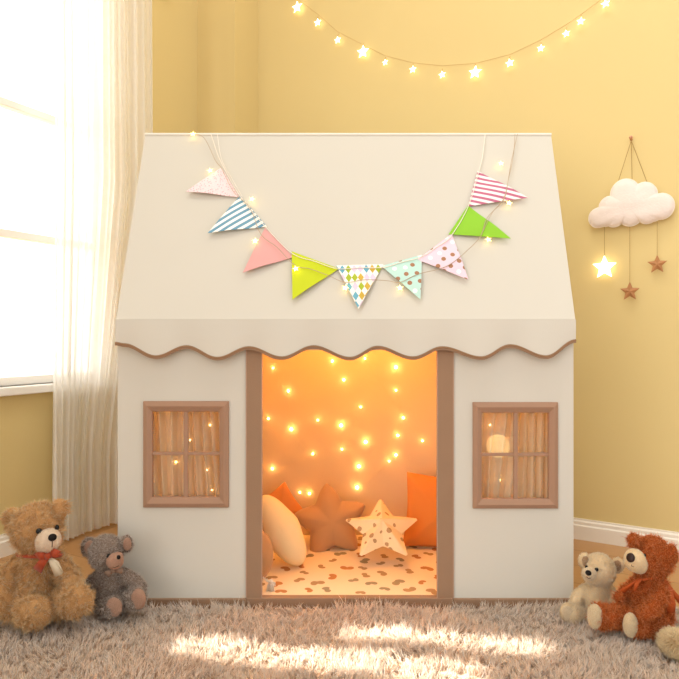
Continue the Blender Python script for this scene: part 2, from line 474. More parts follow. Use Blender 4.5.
# valance with waves
wav = [(115.5, 343.5), (124, 345), (157, 357), (186.5, 347), (218, 358.5), (249, 348), (282, 358), (313.5, 347), (350, 358.5), (377.6, 347.5), (412.6, 358), (442, 348), (480.7, 358), (510, 346), (545, 357), (576, 341)]
def wave(px):
    for (a, ya), (b, yb) in zip(wav, wav[1:]):
        if px <= b+1e-6:
            u = (px-a)/(b-a); return ya+(yb-ya)*(.5-.5*math.cos(PI*u))
    return wav[-1][1]
n = 300; vs, fs = [], []; trim = []
for i in range(n+1):
    px = 115.5+460.3*i/n; x = X(px, YV); zz = Zh(wave(px), YV); yy = YV-.004-.004*math.cos((px-157)/64*2*PI)
    for (a, b) in ((YV-.001, ZE+.001), ((YV+yy)/2-.001, (ZE+zz)/2), (yy, zz), (yy+.003, zz), ((YV+yy)/2+.002, (ZE+zz)/2), (YV+.003, ZE-.001)):
        vs.append(V((x, a, b)))
    trim.append(V((x, yy+.001, zz)))
for i in range(n):
    for j in range(6):
        j2 = (j+1) % 6; fs.append((i*6+j, i*6+j2, (i+1)*6+j2, (i+1)*6+j))
fs += [tuple(range(6)), tuple(n*6+j for j in range(6))]
val = obj('scalloped_valance', (vs, fs), M_tent, tent)
def strip(pts, h, d):
    vs, fs = [], []
    for p in pts:
        for a, b in ((-d, h), (d, h), (d, -h), (-d, -h)): vs.append(p+V((0, a, b)))
    for i in range(len(pts)-1):
        for j in range(4): fs.append((i*4+j, i*4+(j+1) % 4, i*4+4+(j+1) % 4, i*4+4+j))
    fs += [(0, 1, 2, 3), tuple(len(pts)*4-4+j for j in range(4))]
    return vs, fs
obj('scallop_trim', strip(trim, .0048, .0035), M_brown, val)
obj('scallop_piping', tube([p+V((0, -.004, .0012)) for p in trim], .0013, 6), M_brown2, val)
# door trims & base band
for a, b in ((246.5, 262), (437, 453)):
    o_ = bevel(obj('door_trim', box(X(a), X(b), YF-.005, YF+.010, .0, Zh(346)), M_brown, tent), .002)
    for e in (a, b): obj('edge_piping', tube([(X(e), YF-.004, .034), (X(e), YF-.004, Zh(348))], .0014, 6), mat('edge_piping_cloth', 'b49480', .8) if e == 246.5 else bpy.data.materials['edge_piping_cloth'], o_)
bevel(obj('base_band', merge(box(XL-.002, X(246.5), YF-.006, YF+.012, 0, Zh(598)), box(X(246.5), X(453), YF-.006, YF+.014, 0, Zh(597)), box(X(453), XR+.002, YF-.006, YF+.012, 0, Zh(598))), M_brown, tent), .002)
# windows with mitred frames
M_fr = mat('brown_frame_fabric', 'a5826b', .75, var=.04, vscale=15, bump=.15, bscale=400)
M_wc = sheer('beige_gauze', 'd8cab0', .18, .25)
for wi, a in enumerate(wins):
    ox0, ox1, oz1, oz0 = X(a[0]), X(a[1]), Zh(a[2]), Zh(a[3]); ix0, ix1, iz1, iz0 = X(a[4]), X(a[5]), Zh(a[6]), Zh(a[7])
    O = [(ox0, oz0), (ox1, oz0), (ox1, oz1), (ox0, oz1)]; I = [(ix0, iz0), (ix1, iz0), (ix1, iz1), (ix0, iz1)]
    Md = [((p[0]*.55+q[0]*.45), (p[1]*.55+q[1]*.45)) for p, q in zip(O, I)]
    vs = []
    for ring, y in ((O, YF+.001), (O, YF-.006), (Md, YF-.011), (I, YF-.004), (I, YF+.010)): vs += [V((p[0], y, p[1])) for p in ring]
    fs = [(r*4+j, r*4+(j+1) % 4, r*4+4+(j+1) % 4, r*4+4+j) for r in range(4) for j in range(4)]+[(16+j, 16+(j+1) % 4, (j+1) % 4, j) for j in range(4)]
    wfm = bevel(obj('window_frame', (vs, fs), M_fr, tent), .0012)
    vx = X(186 if wi == 0 else 515.5); hz = Zh(453.5 if wi == 0 else 454.5)
    bevel(obj('muntin', merge(box(vx-.0055, vx+.0055, YF-.003, YF+.004, iz0, iz1), box(ix0, ix1, YF-.001, YF+.003, hz-.0045, hz+.0045)), M_fr, wfm), .001)
    x0, x1 = ix0-.02, ix1+.02; z0_, z1_ = iz0-.02, iz1+.025; sg = 1 if wi == 0 else -1
    def gz(u, v, x0=x0, x1=x1, z0_=z0_, z1_=z1_, sg=sg):
        ph = 2*PI*(8*u+.5*sg*v+.4*math.sin(6*u+2*v))
        return V((x0+(x1-x0)*(u+.02*math.sin(3*v+5*u)), YF+.034+.010*math.sin(ph)+.004*math.sin(2.1*ph), z0_+(z1_-z0_)*v))
    obj('window_curtain', grid(gz, 120, 14), M_wc, tent, smooth=True)

# ------------------------------------------------------------------ inside the tent
matv = [box(XL+.012, XR-.012, YF+.018, YB-.012, .002, .030)]
leaf = []; rr = random.Random(3)
tries = []
for _ in range(900):
    x = rr.uniform(-.42, .45); y = rr.uniform(YF+.03, YB-.03)
    if all((x-a)**2+((y-b)*1.0)**2 > .047**2 for a, b in tries): tries.append((x, y))
mi_all = []
vs_, fs_, _ = merge(*matv); mi = [0]*len(fs_)
for (x, y) in tries:
    an = rr.uniform(0, PI); L = rr.uniform(.014, .022); col = rr.choice((1, 1, 2, 3)); base = len(vs_); m_ = 10
    ca, sa = math.cos(an), math.sin(an); pts = []
    for k in range(m_*2):
        q = 2*PI*k/(m_*2); r = L*(.62+.30*math.cos(2*q)+.10*math.cos(3*q+x*90))
        a_, b_ = r*math.cos(q)*1.1, r*math.sin(q)*1.35
        pts.append(V((x+a_*ca-b_*sa, y+a_*sa+b_*ca, .0304)))
    vs_ += pts; fs_.append(tuple(range(base, base+m_*2))); mi.append(col)
fm = obj('floor_mat', (vs_, fs_, mi), [mat('cream_mat_cloth', 'eed9b8', .9), mat('leaf_print_brown', 'b08f66', .9), mat('leaf_print_rust', 'c08552', .9), mat('leaf_print_grey', 'a09070', .9)])
tag(fm, 'cream padded floor mat with scattered brown leaf prints inside the tent', 'mat')

def fr(yaw=0, lean=0, roll=0):
    """cushion frame facing the camera; lean>0 tips its top backward"""
    R = Matrix.Rotation(yaw, 3, 'Z') @ Matrix.Rotation(-lean, 3, 'X')
    ux, uy = R @ V((1, 0, 0)), R @ V((0, 0, 1))
    return ux*math.cos(roll)+uy*math.sin(roll), -ux*math.sin(roll)+uy*math.cos(roll)
def roundsq(R, p=5):
    return lambda a: R/(abs(math.cos(a))**p+abs(math.sin(a))**p)**(1/p)*(1-.05*math.cos(4*a+PI)*-1)
def cushion(name, label, c, rf, T, frm, m, **k):
    o = obj(name, puff(c, rf, T, frm[0], frm[1], **k), m, smooth=k.get('prof', 2) > 1.2)
    return tag(o, label, 'cushion', 'cushions inside the tent')
def pillowsq(R):
    def f(a):
        q = abs(((a+PI/4) % (PI/2))-PI/4)/(PI/4)      # 0 mid side, 1 corner
        base = R/math.cos(q*PI/4)
        return base*(.93+.07*q*q)
    return f
M_ter = mat('tan_velvet', 'c09468', .8, sheen=.3, bump=.1)
M_or = mat('orange_cotton', 'd9863e', .85, bump=.1); M_or2 = mat('burnt_orange_cotton', 'd88d4e', .85, bump=.1)
M_cr = mat('cream_cotton', 'f2dcae', .85, bump=.1)
N_ = NT('leaf_print_cream_cloth'); tcn = N_.n('TexCoord')
vo = N_.n('TexVoronoi', {'Vector': tcn.outputs['Object'], 'Scale': 34, 'Randomness': .9})
nzz = N_.n('TexNoise', {'Vector': tcn.outputs['Object'], 'Scale': 60})
dd = math_n(N_, 'ADD', vo.outputs['Distance'], math_n(N_, 'MULTIPLY', nzz.outputs[0], .25))
N_.l(mixc(N_, math_n(N_, 'LESS_THAN', dd, .40), lin('f0dab4'), lin('b3926a')), N_.b.inputs['Base Color']); N_.b.inputs['Roughness'].default_value = .9
M_lf = N_.m
cushion('star_cushion', 'plain tan velvet star cushion behind the leaf-print star', at(331, 522, 1.90), starR(.128, .60, .10, .45), .038, fr(.1, .22), M_ter)
cushion('star_cushion', 'cream star cushion with brown leaf print, leaning in front of the tan star', at(382, 529, 1.80), starR(.124, .50, .03, 0), .045, fr(-.05, 1.0), M_lf, prof=1.0, N=100, noise_amp=.004)
cushion('round_cushion', 'plump cream oval cushion leaning against the left door edge', at(281, 530, 1.745), lambda a: .112/math.sqrt(math.cos(a)**2*(.112/.056)**2+math.sin(a)**2)*(1+.04*math.cos(a*4)), .042, fr(.1, .25, .55), M_cr)
cushion('round_cushion', 'terracotta cushion half hidden behind the left door edge', at(256, 555, 1.665), lambda a: .072/math.sqrt(math.cos(a)**2*(.072/.05)**2+math.sin(a)**2), .03, fr(0, .1), M_ter)
cushion('square_cushion', 'small orange cushion behind the cream oval cushion', at(280, 508, 1.965), pillowsq(.062), .024, fr(.1, .15, .6), M_or2)
cushion('square_cushion', 'large bright orange square cushion by the right door edge', at(441, 512, 1.90), pillowsq(.118), .042, fr(-.12, .16, -.06), M_or)
# tassel
ts = at(271, 588, 1.575); M_ts = mat('white_cotton_yarn', 'e8dfd0', .9); TP = []
for k in range(26):
    a = rr.uniform(0, 2*PI); e = rr.uniform(.004, .016)
    TP.append(tube([ts+V((0, 0, .016)), ts+V((e*.6*math.cos(a), e*.5*math.sin(a), .010)), ts+V((e*math.cos(a), e*.7*math.sin(a), -.012-rr.random()*.005))], [.002, .0018, .001], 5))
TP += [ellip(ts+V((0, 0, .018)), .007, .007, .006, nu=10, nv=6)]+[tube([ts+V((-.022+.01*k, .0, .03-.005*k)), ts+V((-.01+.004*k, -.004, .02)), ts+V((.012, 0, .004*k+.006))], .0018, 5) for k in range(3)]
tag(obj('tassel', merge(*TP), M_ts, smooth=True), 'small knotted white yarn tassel in the lower left corner of the tent door', 'tassel')

# fairy lights on inner back wall
M_bulb = emit('warm_bulb', 'ffc878', 30)
M_wire = mat('pale_wire', 'eecb90', .6)
fl = [(215, 42), (300, 35), (381, 58), (245, 91), (381, 118), (289, 162), (400, 190), (48, 192), (177, 196), (108, 220), (238, 210), (302, 253), (386, 236), (240, 272), (164, 284), (381, 287), (363, 303), (284, 317), (58, 323), (280, 372), (130, 385), (155, 388), (450, 250), (60, 60), (100, 120)]
BW = YB-.012
fo = thing('fairy_lights', 'warm fairy light bulbs strung across the inner back wall of the tent', 'string lights', (0, BW, .6))
pts = [at(250+x/2.61, 345+y/2.61, BW-.004) for x, y in fl]
extra = [at(x, y, BW-.004) for x, y in ((160, 430), (190, 440), (210, 425), (163, 480), (207, 470), (176, 462), (212, 490), (490, 425), (530, 470), (545, 430), (500, 480))]
big = {10, 11, 2, 17, 19, 9}
bulb0 = None
for i, p in enumerate(pts+extra):
    s = 1.25 if i in big else (.75 if i % 3 else .95)
    if bulb0 is None:
        bulb0 = obj('bulb', ellip(p, .0042, .0042, .0042, nu=12, nv=8), M_bulb, fo, smooth=True, origin=p); b = bulb0
    else:
        b = bulb0.copy(); COL.objects.link(b); b.parent = fo; b.location = p-V(fo.location)
    b.scale = (s, s, s)
order = sorted(pts+extra, key=lambda p: (round(p.x/.16), p.z*(1 if round(p.x/.16) % 2 else -1)))
wp = []
for a, b in zip(order, order[1:]):
    for k in range(5):
        u = k/5; q = a.lerp(b, u); q.y = BW-.001; q.z -= .012*math.sin(PI*u); wp.append(q)
obj('wire', tube(wp, .00022, 4), M_wire, fo)
# added unseen light under the ridge, warms the tent interior
M_fill = emit('fill_warm_glow', 'ffa644', 46)
lp = V((.06, 1.75, .87))
ln = thing('interior_fill_light', 'added unseen warm fill light under the tent ridge', 'added light', lp)
obj('glow_ball', ellip(lp, .07, .07, .06, nu=24, nv=14), M_fill, ln, smooth=True)
obj('cord', tube([lp+V((0, 0, .055)), lp+V((0, .0, .435))], .002, 6), M_wire, ln)
# globe lamp behind right window
gp = at(498, 446, 1.66)
gpn = thing('globe_lamp', 'round glowing globe lamp seen through the right tent window', 'lamp', (gp.x, gp.y, .03))
obj('globe', ellip(gp, .033, .033, .033, nu=24, nv=14), emit('globe_glow', 'ffd78c', 2.2), gpn, smooth=True)
obj('stem', tube([(gp.x, gp.y, .04), (gp.x, gp.y, gp.z-.031)], .006, 10), M_brown, gpn)
obj('base', tube([(gp.x, gp.y, .030), (gp.x, gp.y, .042)], .04, 24), M_brown, gpn)

# ------------------------------------------------------------------ bunting on the roof
UX = V((1, 0, 0)); RUy = V((0, YR-YV, ZR-ZE)).normalized()
def roof(px, py, off=0.0): return on_plane(px, py, RP+nR*off, nR)
def uvmat(name, kind, cols):
    N = NT(name); b = N.b; b.inputs['Roughness'].default_value = .75; b.inputs['Specular IOR Level'].default_value = .2
    uv = N.n('UVMap'); sep = N.n('SeparateXYZ', {0: uv.outputs[0]}); u, v = sep.outputs[0], sep.outputs[1]
    c = [lin(x) for x in cols]
    if kind == 'plain': out = mixc(N, 0.0, c[0], c[0])
    elif kind == 'stripe':
        f = math_n(N, 'GREATER_THAN', math_n(N, 'FRACT', math_n(N, 'MULTIPLY', v, 1/.0165)), .5); out = mixc(N, f, c[0], c[1])
    elif kind in ('dots', 'specks'):
        sc = 38 if kind == 'dots' else 150
        vo = N.n('TexVoronoi', {'Vector': uv.outputs[0], 'Scale': sc, 'Randomness': .25 if kind == 'dots' else .8}, voronoi_dimensions='2D')
        sx = N.n('SeparateColor', {0: vo.outputs['Color']})
        dc = mixc(N, math_n(N, 'GREATER_THAN', sx.outputs[0], .5), c[1], c[2])
        out = mixc(N, math_n(N, 'LESS_THAN', vo.outputs['Distance'], .24 if kind == 'dots' else .2), c[0], dc)
    elif kind == 'diamond':
        a = math_n(N, 'ADD', math_n(N, 'MULTIPLY', u, 62), math_n(N, 'MULTIPLY', v, 36)); d = math_n(N, 'SUBTRACT', math_n(N, 'MULTIPLY', u, 62), math_n(N, 'MULTIPLY', v, 36))
        fa, fd = math_n(N, 'FLOOR', a), math_n(N, 'FLOOR', d)
        chk = math_n(N, 'GREATER_THAN', math_n(N, 'ABSOLUTE', math_n(N, 'MODULO', math_n(N, 'ADD', fa, fd), 2.0)), .5)
        cv = N.n('CombineXYZ', {0: fa, 1: fd}); wn = N.n('TexWhiteNoise', {'Vector': cv.outputs[0]})
        rp = N.n('ValToRGB', {0: wn.outputs[0]}); rp.color_ramp.interpolation = 'CONSTANT'
        e = rp.color_ramp.elements; e[0].color = c[1]; e[1].position = .25; e[1].color = c[2]
        for k, q in ((.5, 3), (.75, 4)): x = e.new(k); x.color = c[q]
        out = mixc(N, chk, c[0], rp.outputs[0])
    N.l(out, b.inputs['Base Color']); return N.m
def c3(x, y): return (180+x/3.086, 130+y/3.086)
def c4(x, y): return (340+x/3.086, 130+y/3.086)
flags = [
 ('pink pennant with tiny dots', [c3(128, 116), c3(183, 207), c3(18, 190)], uvmat('pink_speckle_print', 'specks', ['f4dce0', 'c890a0', 'fbe9ea'])),
 ('blue and white striped pennant', [c3(185, 203), c3(268, 298), c3(86, 318)], uvmat('blue_stripe_print', 'stripe', ['6e9fba', 'fbfbf8'])),
 ('plain dusty pink pennant', [c3(262, 302), c3(350, 392), c3(194, 440)], uvmat('dusty_pink_cloth', 'plain', ['e0a8a6'])),
 ('lime yellow pennant', [c3(345, 375), c3(490, 428), c3(347, 523)], uvmat('lime_cloth', 'plain', ['c6d32a'])),
 ('white pennant with coloured diamonds', [c3(482, 418), c3(628, 414), c3(551, 552)], uvmat('diamond_print', 'diamond', ['f8f5f0', 'a9bb3a', '6fb0c8', 'cfae4a', 'e2cfe6'])),
 ('mint pennant with brown and white dots', [c4(128, 420), c4(253, 385), c4(248, 523)], uvmat('mint_dot_print', 'dots', ['bfe2da', 'a87b5e', 'f7fbf8'])),
 ('pink pennant with brown and white dots', [c4(238, 400), c4(345, 320), c4(396, 462)], uvmat('pink_dot_print', 'dots', ['ecd2e2', 'a87b5e', 'fbf3f6'])),
 ('plain grass green pennant', [c4(335, 322), c4(395, 233), c4(527, 335)], uvmat('green_cloth', 'plain', ['8fc83a'])),
 ('rose and white striped pennant', [c4(395, 236), c4(425, 126), c4(580, 209)], uvmat('rose_stripe_print', 'stripe', ['c0708c', 'fbf6f4'])),
]
gcen = roof(340, 230)
gar = thing('bunting', 'triangle flag bunting in pastel prints draped over the tent roof', 'bunting', gcen)
for lab, tri, m in flags:
    off = [.005, .005, .012]
    A, B, C = [roof(*p, off=o_) for p, o_ in zip(tri, off)]
    ex = (B-A).normalized(); nn = ex.cross(C-A).normalized()
    if nn.dot(nR) < 0: nn = -nn
    ey = nn.cross(ex)
    S = 8; vs, uvs, idx = [], [], {}
    for i in range(S+1):
        for j in range(S+1-i):
            a, b = i/S, j/S; p = A+(B-A)*a+(C-A)*b
            p = p+nR*(.004*math.sin(PI*b)*math.sin(PI*a*1.3+.4))
            idx[i, j] = len(vs); vs.append(p); uvs.append(((p-A).dot(ex), (p-A).dot(ey)))
    fs = []
    for i in range(S):
        for j in range(S-i):
            fs.append((idx[i, j], idx[i+1, j], idx[i, j+1]))
            if i+j < S-1: fs.append((idx[i+1, j], idx[i+1, j+1], idx[i, j+1]))
    # blue/rose stripes run across the flag
    o = obj('pennant', (vs, fs), m, gar); o['label'] = lab
    ul = o.data.uv_layers.new(name='UVMap')
    for lp_ in o.data.loops: ul.data[lp_.index].uv = (uvs[lp_.vertex_index] if 'stripe' not in m.name else (uvs[lp_.vertex_index][1], uvs[lp_.vertex_index][0]))
    sm = o.modifiers.new('s', 'SOLIDIFY'); sm.thickness = .0012; sm.offset = 0
def rope(ps, off, sub=6, lift=.0):
    """smooth polyline through pixel points on the roof"""
    W = [roof(x, y, off) for x, y in ps]; out = []
    for i in range(len(W)-1):
        p0, p1, p2, p3 = W[max(i-1, 0)], W[i], W[i+1], W[min(i+2, len(W)-1)]
        for k in range(sub):
            t = k/sub
            out.append(.5*((2*p1)+(p2-p0)*t+(2*p0-5*p1+4*p2-p3)*t*t+(3*p1-p0-3*p2+p3)*t**3))
    out.append(W[-1]); return out
M_cord = mat('white_cord', 'f0e8dd', .8); M_cop = mat('silver_wire', 'b9a48c', .45)
obj('cord', tube(rope([c3(95, 12), c3(118, 80), c3(140, 125), c3(186, 205), c3(265, 300), c3(345, 380), c3(415, 405), c3(486, 428), c3(555, 425), c3(628, 424), c4(190, 408), c4(250, 392), c4(300, 360), c4(342, 328), c4(394, 240), c4(425, 140), c4(440, 80), c4(448, 12)], .009), .0011, 6), M_cord, gar)
obj('cord', tube(rope([c3(115, 12), c3(128, 90), c3(160, 150), c3(192, 205)], .011), .0008, 6), M_cord, gar)
star_px = [c3(40, 12), c3(93, 125), c3(222, 213), c3(232, 342), c3(357, 428), c3(510, 487), c4(185, 487), c4(458, 338), c4(522, 225), c4(497, 103)]
M_star = emit('warm_star_glow', 'ffdc78', 6.5)
lr = thing('fairy_lights', 'thin wire of tiny glowing stars twisted round the bunting on the tent roof', 'string lights', roof(340, 200))
obj('wire', tube(rope([c3(40, 12), c3(75, 25), c3(110, 95), c3(128, 118), c3(165, 190), c3(215, 240), c3(250, 322), c3(300, 362), c3(355, 418), c3(400, 428), c3(460, 450), c3(510, 470), c3(570, 462), c3(640, 465), c4(185, 470), c4(240, 445), c4(330, 420), c4(400, 365), c4(435, 325), c4(455, 270), c4(505, 215), c4(520, 150), c4(535, 80), c4(540, 12)], .014), .0009, 6), M_cop, lr)
obj('wire', tube(rope([c4(435, 325), c4(470, 255), c4(508, 205), c4(528, 100), c4(548, 12)], .0155), .0008, 6), M_cop, lr)
for i, p in enumerate(star_px):
    q = roof(p[0], p[1], .018)
    obj('star_light', star_mesh(q, .0095, .42, .0035, UX, RUy, rot=.3*math.sin(i*2.1)), M_star, lr, origin=q)

# ------------------------------------------------------------------ wall star garland
ug = V((0, 0, 1))
def bk(px, py, off=0): return on_plane(px, py, Bq+NB*off, NB)
gs = [(29, 12, 11), (64, 38, 7.5), (98, 68, 7), (141, 88, 12), (179, 106, 6), (226, 118, 7), (276, 127, 7), (332, 123, 12), (391, 107, 8), (444, 82, 7), (487, 57, 7), (512, 36, 7.5), (554, 6, 8)]
M_wst = emit('white_star_glow', 'fff0c4', 3.6)
wg = thing('star_garland', 'string of glowing star lights swagged high across the yellow back wall', 'string lights', bk(475, 70))
wpx = [(10, -14), (29, -2), (64, 24), (98, 54), (141, 76), (179, 95), (226, 107), (276, 112), (332, 108), (391, 93), (444, 68), (487, 42), (512, 25), (554, -6), (590, -30)]
obj('wire', tube([bk(280+x/1.702, y/1.702, .012) for x, y in wpx], .0010, 6), mat('gold_wire', 'c9a468', .4), wg, smooth=True)
for i, (x, y, r) in enumerate(gs):
    q = bk(280+x/1.702, (y)/1.702, .020); Rr = r/1.702/F*q.y*.98
    o = obj('star_light', star_mesh(q, Rr, .45, .005, U, ug, rot=.12*math.sin(i*3.3)), M_wst, wg, origin=q)
    obj('clip', tube([q+V((0, 0, Rr*.9)), q+V((0, 0, Rr*.9+.010))-NB*.004], .002, 6), bpy.data.materials['gold_wire'], o)

# ------------------------------------------------------------------ cloud mobile
def cc(x, y, off=.0): return bk(570+x/3.394, 120+y/3.394, off)
mo = thing('cloud_mobile', 'padded white cloud wall mobile with one glowing and two wooden stars', 'wall hanging', cc(205, 280))
sc = cc(205, 280).y/F/3.394
Mc = Matrix((U, -NB, ug)).transposed()
blobs = [(95, 322, 34), (135, 290, 38), (187, 250, 50), (250, 262, 44), (305, 303, 43), (150, 322, 36), (205, 315, 44), (260, 318, 38), (120, 328, 26), (282, 322, 28)]
M_cloud = mat('cream_plush_cloth', 'eadcd4', .95, var=.08, vscale=40, bump=.6, bscale=160, sheen=.4)
# stitched rim
rim = []
ccx, ccy = 203, 300
def cloud_r(a):
    best = 0
    for (x, y, r) in blobs:
        dx, dy = x-ccx, ccy-y; b_ = dx*math.cos(a)+dy*math.sin(a); d2 = b_*b_-(dx*dx+dy*dy-r*r)
        if d2 > 0: best = max(best, b_+math.sqrt(d2))
    return best*sc
co_ = obj('cloud', puff(cc(ccx, ccy, .022), cloud_r, .020, U*.895, ug, prof=3, N=180, M=16, noise_amp=.004), M_cloud, mo, smooth=True)
for k in range(140):
    a = 2*PI*k/140; best = 0
    for (x, y, r) in blobs:
        dx, dy = x-ccx, y-ccy; b_ = dx*math.cos(a)+dy*math.sin(a); d2 = b_*b_-(dx*dx+dy*dy-r*r)
        if d2 > 0: best = max(best, b_+math.sqrt(d2))
    rim.append(cc(ccx, ccy, .022)+U*.895*sc*(best+1)*math.cos(a)-ug*sc*(best+1)*math.sin(a))
obj('rim', tube(rim+[rim[0]], .0014, 6, caps=False), mat('cream_piping_cloth', 'f6ecdc', .9), co_, smooth=True)
peg = cc(208, 66, 0)
M_wood = mat('light_brown_wood', 'b27d50', .6, var=.2, vscale=60, bump=.2)
obj('peg', merge(tube([peg, peg+NB*.022], .004, 12), ellip(peg+NB*.024, .006, .006, .006, nu=12, nv=8)), mat('pink_wood_peg', 'cf9878', .5), mo, smooth=True)
M_str = mat('jute_string', 'a98a55', .9)
pk = cc(208, 70, .018)
for x, y in ((165, 205), (211, 215), (263, 215)): obj('string', tube([pk, cc(x, y, .022)], .0010, 6), M_str, mo)
for (x, y0_, y1_, R, m, lb) in ((117, 350, 500, 42, emit('lit_star_glow', 'fff2cc', 3.5), 'glowing white star'), (203, 350, 582, 34, M_wood, None), (296, 345, 490, 33, M_wood, None)):
    obj('string', tube([cc(x, y0_, .022), cc(x, y1_-R+4, .022)], .0008, 6), M_str, mo)
    q = cc(x, y1_, .022); o = obj('star', star_mesh(q, R*sc, .45, .008, U*.93, ug), m, mo, origin=q)
    if lb: o['label'] = lb

# ------------------------------------------------------------------ rug
RX0, RX1, RY0, RY1 = -1.28, 1.28, .80, 1.512
rug = thing('shag_rug', 'fluffy beige shag rug covering the floor in front of the tent', 'rug', (0, (RY0+RY1)/2, 0))
obj('backing', box(RX0, RX1, RY0, RY1, .0, .010), mat('rug_backing', 'c9b39d', .95), rug)
nc = 26000
cxy = np.stack([rng.uniform(RX0, RX1, nc), RY0+(RY1-RY0)*rng.random(nc)], 1)
per = 6; n = nc*per
cen = np.repeat(cxy, per, 0); root = cen+rng.normal(size=(n, 2))*.0045
root[:, 1] = np.minimum(root[:, 1], RY1-.002)
ph = np.sin(cen[:, 0]*23+2*np.sin(cen[:, 1]*31))+np.sin(cen[:, 1]*37+1.7*np.sin(cen[:, 0]*19)+1)
ang = ph*1.5+np.repeat(rng.normal(size=nc)*.9, per)
lean = .45+.35*np.repeat(rng.random(nc), per)
Ln = (.021+.010*np.repeat(rng.random(nc), per))*(1+.22*np.sin(cen[:, 0]*13+1.3*np.sin(cen[:, 1]*17)))
D = np.stack([np.cos(ang)*lean, np.sin(ang)*lean*.8-.12, np.ones(n)], 1)
edge = np.clip((root[:, 1]-(RY1-.03))/.03, 0, 1)
D[:, 1] -= edge*.45
D[:, :2] += (cen-root)*40
D += rng.normal(size=(n, 3))*.10
D /= np.linalg.norm(D, axis=1)[:, None]
P = np.column_stack([root, np.full(n, .009)])
Nn = D*.6+np.array([0, 0, .7]); Nn /= np.linalg.norm(Nn, axis=1)[:, None]
st = strands(P, Nn, D, Ln, np.full(n, .0011), .16, None)
pile = fur_object('pile', ([], []), st, fur_mat('beige_shag_yarn', 'e6d3c0', 'fcf0e4', 'fffaf4', .22, tl_=.5), rug, (0, (RY0+RY1)/2, 0))
pile['kind'] = 'stuff'

